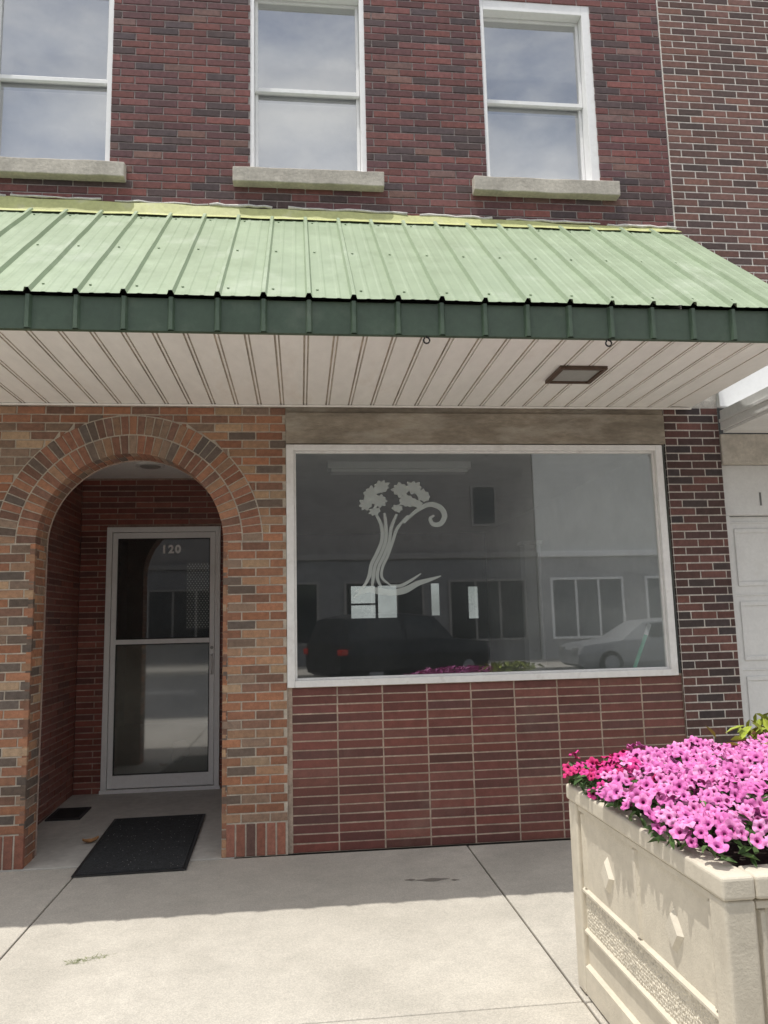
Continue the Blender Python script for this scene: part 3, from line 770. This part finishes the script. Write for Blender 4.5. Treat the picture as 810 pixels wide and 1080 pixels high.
def fbox(mb, F, u0, u1, z0, z1, d0, d1, bv=.006):
    v = [F(u0,z0,d0),F(u1,z0,d0),F(u1,z1,d0),F(u0,z1,d0),F(u0+bv,z0+bv,d1),F(u1-bv,z0+bv,d1),F(u1-bv,z1-bv,d1),F(u0+bv,z1-bv,d1)]
    mb.idx(v, [(4,5,6,7),(0,1,5,4),(1,2,6,5),(2,3,7,6),(3,0,4,7)])
mpb = MB()
for F, L in faces:
    mr = MB()
    a, b = pw-.001, L-pw+.001
    fbox(mr, F, a, b, .003, .115, 0, .018); fbox(mr, F, a, b, .225, .245, 0, .014); fbox(mr, F, a, b, .375, .395, 0, .014); fbox(mr, F, a, b, .675, .704, 0, .014)
    c = (a+b)/2
    fbox(mr, F, c-.016, c+.016, .395, .675, 0, .010)
    for q in (a+.012, b-.036): fbox(mr, F, q, q+.024, .395, .675, 0, .010)
    mr.build('moulding', m_planter, PT)
    for cu in ((a+c)/2, (b+c)/2):
        dm = MB(); hh, ww, cz = .064, .052, .512
        r1 = [F(cu, cz-hh, 0), F(cu+ww, cz, 0), F(cu, cz+hh, 0), F(cu-ww, cz, 0)]
        s_ = .72; r2 = [F(cu, cz-hh*s_, .015), F(cu+ww*s_, cz, .015), F(cu, cz+hh*s_, .015), F(cu-ww*s_, cz, .015)]
        dm.idx(r1+r2, [(4,5,6,7),(0,1,5,4),(1,2,6,5),(2,3,7,6),(3,0,4,7)]); dm.build('diamond', m_diamond, PT)
    nu = int((b-a-.02)/.0115); nz = 10
    for i in range(nu):
        for j in range(nz):
            cu = a+.014+i*.0115+R(-.003,.003)+(j % 2)*.005; cz = .254+j*.0122+R(-.003,.003); r_ = R(.004,.0062); d = r_*.55
            k = R(.8, 1.2); cc = (.60*k, .55*k, .45*k)
            ring1 = [F(cu+r_*math.cos(q), cz+r_*math.sin(q), 0) for q in [i2*math.pi/3 for i2 in range(6)]]
            ring2 = [F(cu+r_*.6*math.cos(q), cz+r_*.6*math.sin(q), d*.8) for q in [i2*math.pi/3 for i2 in range(6)]]
            vs = ring1+ring2; fs = [(i2, (i2+1) % 6, 6+(i2+1) % 6, 6+i2) for i2 in range(6)]+[(6,7,8,9,10,11)]
            mpb.idx(vs, fs, 0, cc)
mpb.build('pebble_band', m_pebble, PT)
mb = MB(); k = 14; vs = []
for i in range(k+1):
    for j in range(k+1): vs.append((PX0+th+(W-2*th)*i/k, PY0+th+(D_-2*th)*j/k, PH-.06+R(-.01,.015)))
mb.idx(vs, [(i*(k+1)+j, (i+1)*(k+1)+j, (i+1)*(k+1)+j+1, i*(k+1)+j+1) for i in range(k) for j in range(k)])
mb.build('soil', m_soil, PT, smooth=True)

# ---- petunias
m_petal = M('petal', (1,1,1), .7, attr=True, amt=.08, ns=60)
m_foliage = M('petunia_leaf', (1,1,1), .65, attr=True, amt=.2, ns=40)
def blossom_geo(Rr, inner, midc, outer, seed):
    rnd = random.Random(seed); n = 25
    fr = [.07, .22, .45, .72, 1.0]; zz = [-.75, -.22, -.03, .03, -.02]
    ph = rnd.uniform(0, 6.28); vs = []; fs = []; cs = []
    cc = [inner, midc, outer, outer]; droop = rnd.uniform(-.25, .1)
    for i, (f_, z) in enumerate(zip(fr, zz)):
        for k in range(n):
            q = 2*math.pi*k/n; lob = abs(math.cos(2.5*q+ph))**.6
            r_ = Rr*f_*(1 if i < 2 else (1-.22*(i-1)/3*(1-lob)))*(1+rnd.uniform(-.03, .03)*(i > 2))
            wz = 0 if i < 3 else .16*(i-2)*math.sin(5*q+2*ph+1)*.6+rnd.uniform(-.07, .07)+droop*(i-2)*(1+.6*math.cos(q-ph))*.5
            vs.append((r_*math.cos(q), r_*math.sin(q), Rr*(z+wz)))
    for i in range(4):
        for k in range(n):
            fs.append((i*n+k, i*n+(k+1) % n, (i+1)*n+(k+1) % n, (i+1)*n+k))
            q = 2*math.pi*(k+.5)/n; vein = abs(math.sin(2.5*q+ph))**10*.3
            c = cc[i]; kk = (1-vein)*rnd.uniform(.94, 1.06); cs.append(tuple(x*kk for x in c))
    fs.append(tuple(range(n))); cs.append(tuple(x*.5 for x in inner))
    return vs, fs, cs
def blossom_mesh(name, geo):
    vs, fs, cs = geo; me = bpy.data.meshes.new(name); me.from_pydata(vs, [], fs); me.materials.append(m_petal)
    ca = me.color_attributes.new('Col', 'FLOAT_COLOR', 'CORNER'); buf = []
    for f, c in zip(fs, cs): buf += [*c, 1.0]*len(f)
    ca.data.foreach_set('color', buf); me.polygons.foreach_set('use_smooth', [True]*len(fs)); me.update(); return me
def hmound(x, y):
    t_ = max(0, 1-((x-1.66)/.68)**2); s_ = max(0, 1-((y+2.50)/.70)**2)
    return .762+.145*math.sqrt(t_)*math.sqrt(s_)+.024*math.sin(x*19+y*7)*math.cos(y*17-x*5)+.012*math.sin(x*41+2)*math.sin(y*37)
def hn(x, y):
    e = .03; return Vector((-(hmound(x+e,y)-hmound(x-e,y))/(2*e), -(hmound(x,y+e)-hmound(x,y-e))/(2*e), 1)).normalized()
CAM = Vector((0, -5.1, 1.436))
def scatter(n, inside, mind, tries=60000):
    pts = []; grid = {}
    for _ in range(tries):
        if len(pts) >= n: break
        x, y = R(1.0, 2.28), R(-3.18, -1.86)
        if not inside(x, y): continue
        gx, gy = int(x/mind), int(y/mind)
        if any((x-a)**2+(y-b)**2 < mind*mind for i in (-1,0,1) for j in (-1,0,1) for a, b in grid.get((gx+i, gy+j), ())): continue
        pts.append((x, y)); grid.setdefault((gx, gy), []).append((x, y))
    return pts
def inmag(x, y): return (x < 1.27+.07*math.sin(y*9)) and y > -2.42 and ((x-1.225)/.18)**2+((y+2.12)/.32)**2 < 1
def inpink(x, y): return not inmag(x, y) and (((x-1.70)/.66)**2+((y+2.53)/.64)**2 < 1 or (1.08 < x < 2.2 and -3.06 < y < -1.98 and random.random() < .75) or (1.04 < x < 1.2 and -2.92 < y < -2.35))
def plant(name, label, inside, n, mind, pals, nleaf, leafc, loc):
    T = thing(name, label, 'flowers', loc); off = Vector(loc)
    geos = [blossom_geo(.0240, *pp, seed=i*7+len(name)) for i, pp in enumerate(pals*2)]; meshes = [blossom_mesh('blossom', g_) for g_ in geos]
    pl = []
    for (x, y) in scatter(n, inside, mind):
        nn = (hn(x, y)*.8+Vector((R(-.65,.65), R(-.65,.65), R(-.2,.3)))+(Vector((-.3,-1,.25)))*.45).normalized()
        p = Vector((x, y, hmound(x, y)+R(-.012, .040)))+Vector((hn(x,y).x, hn(x,y).y, 0))*.012
        mt = Matrix.Translation(p-off) @ nn.to_track_quat('Z', 'Y').to_matrix().to_4x4() @ Matrix.Rotation(R(0, 6.28), 4, 'Z') @ Matrix.Scale(R(.72, 1.2), 4)
        pl.append(((p-CAM).length, mt, random.randrange(len(geos))))
    pl.sort(key=lambda q: q[0])
    for _, mt, k in pl[:100]:
        o = bpy.data.objects.new('blossom', meshes[k]); COL.objects.link(o); o.parent = T; o.matrix_local = mt
    if len(pl) > 100:
        mb = MB()
        for _, mt, k in pl[100:]:
            vs, fs, cs = geos[k]; mb.idx([mt @ Vector(v)+off for v in vs], fs, cs=cs)
        o = mb.build('blossom_mass', m_petal, T, smooth=True); o['kind'] = 'stuff'
    mb = MB(); c = 0
    while c < nleaf:
        x, y = R(.98, 2.28), R(-3.18, -1.86)
        if not inside(x, y): continue
        c += 1
        z = hmound(x, y)-R(.0, .05) if c % 4 else hmound(x, y)+R(-.02, .010)
        nn = (hn(x, y)*.6+Vector((R(-.8,.8), R(-.8,.8), R(.1,.6)))).normalized(); L = R(.016, .030); w_ = L*R(.34, .45)
        mt = Matrix.Translation((x, y, z)) @ nn.to_track_quat('Z', 'Y').to_matrix().to_4x4() @ Matrix.Rotation(R(0, 6.28), 4, 'Z')
        vs = [mt @ Vector(v) for v in ((-L,0,0), (-L*.4,w_,.004), (L*.3,w_*.85,.003), (L,0,-.008), (L*.3,-w_*.85,.003), (-L*.4,-w_,.004), (0,0,-.004))]
        k = R(.6, 1.35); mb.idx(vs, [(6,0,1),(6,1,2),(6,2,3),(6,3,4),(6,4,5),(6,5,0)], 0, tuple(q*k for q in leafc))
    mb.build('foliage', m_foliage, T)
    return T
pinks = [((.30,.025,.16), (.57,.11,.36), (.72,.22,.50)), ((.26,.02,.16), (.54,.10,.36), (.68,.19,.48)), ((.33,.03,.18), (.62,.16,.42), (.77,.31,.58)), ((.24,.015,.14), (.50,.08,.31), (.62,.14,.42))]
mags = [((.20,.0,.06), (.48,.02,.18), (.62,.035,.25)), ((.18,.0,.05), (.46,.01,.12), (.56,.016,.15))]
plant('pink_petunia', 'mass of bright pink petunias filling the concrete planter', inpink, 1350, .0222, pinks, 2400, (.08,.15,.04), (1.65, -2.5, .70))
plant('magenta_petunia', 'deep magenta red petunias at the back left corner of the planter', inmag, 80, .027, mags, 330, (.06,.12,.032), (1.225, -2.12, .70))
T = thing('foliage_plant', 'yellow green leafy plant rising behind the pink petunias', 'plant', (1.98, -2.10, .70))
mb = MB()
for k in range(420):
    x, y, z = 1.98+random.gauss(0, .11), -2.10+random.gauss(0, .06), .86+R(0, .15)
    nn = Vector((R(-1,1), R(-1,1), R(.2,1))).normalized(); L = R(.02,.045); w_ = L*.4
    mt = Matrix.Translation((x,y,z)) @ nn.to_track_quat('Z','Y').to_matrix().to_4x4() @ Matrix.Rotation(R(0,6.28),4,'Z')
    vs = [mt @ Vector(v) for v in ((-L,0,0), (-L*.4,w_,.004), (L*.3,w_*.85,.003), (L,0,-.008), (L*.3,-w_*.85,.003), (-L*.4,-w_,.004), (0,0,-.004))]
    q = R(.7,1.3); mb.idx(vs, [(6,0,1),(6,1,2),(6,2,3),(6,3,4),(6,4,5),(6,5,0)], 0, (.30*q,.36*q,.04*q))
mb.build('leaves', m_foliage, T)
mb = MB()
for k in range(22):
    x = 1.98+random.gauss(0,.1); mb.tube([(1.98+R(-.06,.06), -2.12, .70), (x, -2.10+R(-.06,.06), .95)], .003, 5)
mb.build('stems', m_grass, T)

# ================================================================== ACROSS THE STREET (seen in the glass)
m_ob_dark = M('grey_brick_front', (.25,.235,.225), .9, amt=.2, ns=3)
m_ob_white = M('pale_stucco', (.72,.72,.69), .85, amt=.06, ns=2)
m_ob_tan = M('tan_brick_front', (.30,.24,.19), .9, amt=.15, ns=3)
m_ob_trim = M('grey_trim', (.26,.25,.24), .8, amt=.1)
m_ob_base = M('dark_shopfront', (.18,.18,.185), .6, amt=.2, ns=3)
m_ob_base2 = M('grey_shopfront', (.42,.42,.42), .7, amt=.1, ns=3)
m_ob_glass = M('dark_window', (.02,.025,.03), .08, amt=.05); m_ob_glass2 = M('grey_window', (.16,.17,.18), .2, amt=.05)
def opp(name, label, x0, x1, h, wm, cols, trim, base, up=None, pane=None):
    T = thing(name, label, 'building', ((x0+x1)/2, -21, 0))
    mb = MB(); mb.box(x0, x1, -32, -21, 0, h); mb.build('wall', wm, T)
    mb = MB(); mb.box(x0, x1, -21.0, -20.75, h-.5, h+.15); mb.box(x0, x1, -21.0, -20.85, 3.5, 3.7); mb.build('cornice', trim, T, bevel=.03)
    mb = MB(); mb.box(x0+.02, x1-.02, -21.0, -20.94, 0, 3.495); mb.build('shopfront', base, T)
    w = (x1-x0)/cols
    for c in range(cols):
        cx = x0+w*(c+.5)
        for (z0, z1, hw) in ((.75, 2.7, w*.36), (4.7, 6.0, .38)):
            if z0 > 1 and up is not None and c not in up: continue
            mb = MB(); e = .08; y0 = -20.9395 if z0 < 1 else -21.0; y1 = y0+.07
            mb.box(cx-hw-e, cx-hw, y0, y1, z0-e, z1+e); mb.box(cx+hw, cx+hw+e, y0, y1, z0-e, z1+e)
            mb.box(cx-hw, cx+hw, y0, y1, z1, z1+e); mb.box(cx-hw, cx+hw, y0, y1, z0-e, z0)
            if z0 < 1:
                for m_ in (-.33, .33): mb.box(cx+hw*m_-.035, cx+hw*m_+.035, y0, y1-.01, z0, z1)
            wv = mb.build('window', trim, T); mb = MB(); mb.box(cx-hw, cx+hw, y0, y0+.03, z0, z1); mb.build('pane', pane or m_ob_glass, wv)
opp('shop_building', 'grey brick two storey shop building with dark shopfront across the street', -24, 8.2, 9.0, m_ob_dark, 9, m_ob_trim, m_ob_base, up=(0, 2, 4, 8))
opp('shop_building', 'pale stucco two storey building across the street', 8.25, 22, 8.2, m_ob_white, 4, m_white, m_ob_base2, up=(2,), pane=m_ob_glass2)
opp('shop_building', 'tan brick building at the far end across the street', 22.05, 44, 7.6, m_ob_tan, 6, m_white, m_ob_base)

def car(name, label, x, y, paint, prof, rot=0):
    T = thing(name, label, 'car', (x, y, -.14)); ox, oy, oz = x, y, -.14
    mb = MB(); vs = []; n = 0
    for (px, hw, zb, zbelt, zr, rw) in prof:
        half = [(hw*.9, zb), (hw, zb+.18), (hw*1.0, (zb+zbelt)/2+.1), (hw*.95, zbelt), (rw, zr), (rw*.6, zr+.035)]
        r_ = [(ox+px, oy+a_, oz+b_) for a_, b_ in half]+[(ox+px, oy-a_, oz+b_) for a_, b_ in reversed(half)]
        n = len(r_); vs += r_
    fs = [(i*n+k, i*n+(k+1) % n, (i+1)*n+(k+1) % n, (i+1)*n+k) for i in range(len(prof)-1) for k in range(n)]
    fs += [tuple(range(n)), tuple((len(prof)-1)*n+k for k in range(n))]
    mb.idx(vs, fs); mb.build('body', paint, T, smooth=False, bevel=.03)
    cab = [p for p in prof if p[4]-p[3] > .3]
    for s in (1, -1):
        for a_, b_ in zip(cab, cab[1:]):
            q = lambda p, t_: (ox+p[0], oy+s*(p[1]*.95+(p[5]-p[1]*.95)*t_+.012), oz+p[3]+(p[4]-p[3])*t_)
            e = .06; pa = list(a_); pb = list(b_); pa[0] += e; pb[0] -= e
            mb = MB(); mb.face([q(pa,.08), q(pb,.08), q(pb,.88), q(pa,.88)]); mb.build('side_window', m_ob_glass, T)
    L0, L1 = prof[0], prof[-1]
    for s in (1, -1):
        mb = MB(); yy = oy+s*L0[1]*.68; mb.box(ox+L0[0]-.03, ox+L0[0]+.05, yy-.16, yy+.16, oz+.62, oz+.76); mb.build('headlight', m_lens, T, bevel=.02)
        mb = MB(); yy = oy+s*(L1[1]-.02); mb.box(ox+L1[0]-.16, ox+L1[0]+.03, yy-.10, yy+.10, oz+.78, oz+.92); mb.build('tail_light', m_red, T, bevel=.02)
    for wx in (L0[0]+.85, L1[0]-.95):
        for s in (1, -1):
            yy = oy+s*.78; mb = MB(); mb.tube([(ox+wx, yy-.11, oz+.33), (ox+wx, yy+.13*1, oz+.33)], .33, 28); wv = mb.build('wheel', m_tyre, T, bevel=.03)
            mb = MB(); mb.tube([(ox+wx, yy-.14, oz+.33), (ox+wx, yy+.16, oz+.33)], .2, 20); mb.build('rim', m_rim, wv)
    T.rotation_euler.z = math.radians(rot)
m_red = M('tail_red', (.50,.03,.02), .3); m_tyre = M('tyre', (.02,.02,.02), .9); m_rim = M('wheel_rim', (.30,.30,.31), .4)
m_pd = M('dark_car_paint', (.012,.013,.016), .3, amt=.03); m_ps = M('silver_car_paint', (.30,.305,.31), .3, amt=.03)
suv = [(-2.35,.80,.35,.70,.72,.78), (-2.2,.88,.25,.95,.97,.84), (-1.1,.93,.22,1.06,1.08,.84), (-.55,.94,.22,1.08,1.66,.70), (.5,.94,.22,1.08,1.74,.70), (1.5,.94,.22,1.08,1.72,.70), (2.1,.92,.25,1.08,1.62,.68), (2.35,.86,.35,1.0,1.04,.80)]
sed = [(-2.3,.78,.32,.60,.62,.74), (-2.15,.86,.22,.78,.80,.80), (-1.1,.90,.18,.92,.94,.80), (-.4,.91,.18,.94,1.38,.62), (.4,.91,.18,.94,1.44,.62), (1.0,.91,.18,.95,1.36,.62), (1.6,.90,.18,.96,.99,.76), (2.15,.86,.22,.92,.94,.78), (2.3,.80,.32,.8,.82,.74)]
car('parked_car', 'dark sport utility car parked across the street', 2.6, -15.0, m_pd, suv, 152)
car('parked_car', 'silver sedan parked across the street', 9.6, -15.6, m_ps, sed)

# ================================================================== LIGHT, SKY, CAMERA
SV = Vector((-.22, -.145, 1.0)).normalized()
sd = bpy.data.lights.new('sun', 'SUN'); sd.energy = 3.6; sd.angle = math.radians(.53); sd.color = (1, .965, .90)
so = bpy.data.objects.new('sun', sd); COL.objects.link(so); so.rotation_euler = (-SV).to_track_quat('-Z', 'Y').to_euler(); so.location = SV*30
w = bpy.data.worlds.new('World'); SC.world = w; w.use_nodes = True; t = w.node_tree
bg = t.nodes['Background']; sky = nd(t, 'ShaderNodeTexSky', sky_type='NISHITA'); sky.sun_disc = False
sky.sun_elevation = math.asin(SV.z); sky.sun_rotation = math.atan2(SV.x, SV.y) % (2*math.pi); sky.dust_density = 2.0
tc = nd(t, 'ShaderNodeTexCoord'); mp = nd(t, 'ShaderNodeMapping'); mp.inputs['Scale'].default_value = (1, 1, 2.2); t.links.new(tc.outputs['Generated'], mp.inputs[0])
cl = mapr(t, noise(t, mp.outputs[0], 2.6, 8, .6), .36, .60, .15, .95)
t.links.new(mixc(t, cl, sky.outputs[0], (9.8, 9.7, 9.5)), bg.inputs[0]); bg.inputs[1].default_value = .15
cd = bpy.data.cameras.new('camera'); co = bpy.data.objects.new('camera', cd); COL.objects.link(co)
fw = Vector((.1089, .9842, .1399)).normalized(); rt = Vector((.9940, -.1067, -.0233)); rt = (rt-fw*rt.dot(fw)).normalized(); up = rt.cross(fw)
co.matrix_world = Matrix(((rt.x, up.x, -fw.x, 0), (rt.y, up.y, -fw.y, -5.1), (rt.z, up.z, -fw.z, 1.436), (0, 0, 0, 1)))
cd.sensor_fit = 'VERTICAL'; cd.sensor_height = 36; cd.lens = 811/1080*36; cd.clip_end = 1000; cd.clip_start = .05
SC.camera = co
SC.view_settings.view_transform = 'Standard'; SC.view_settings.look = 'None'; SC.view_settings.exposure = 0
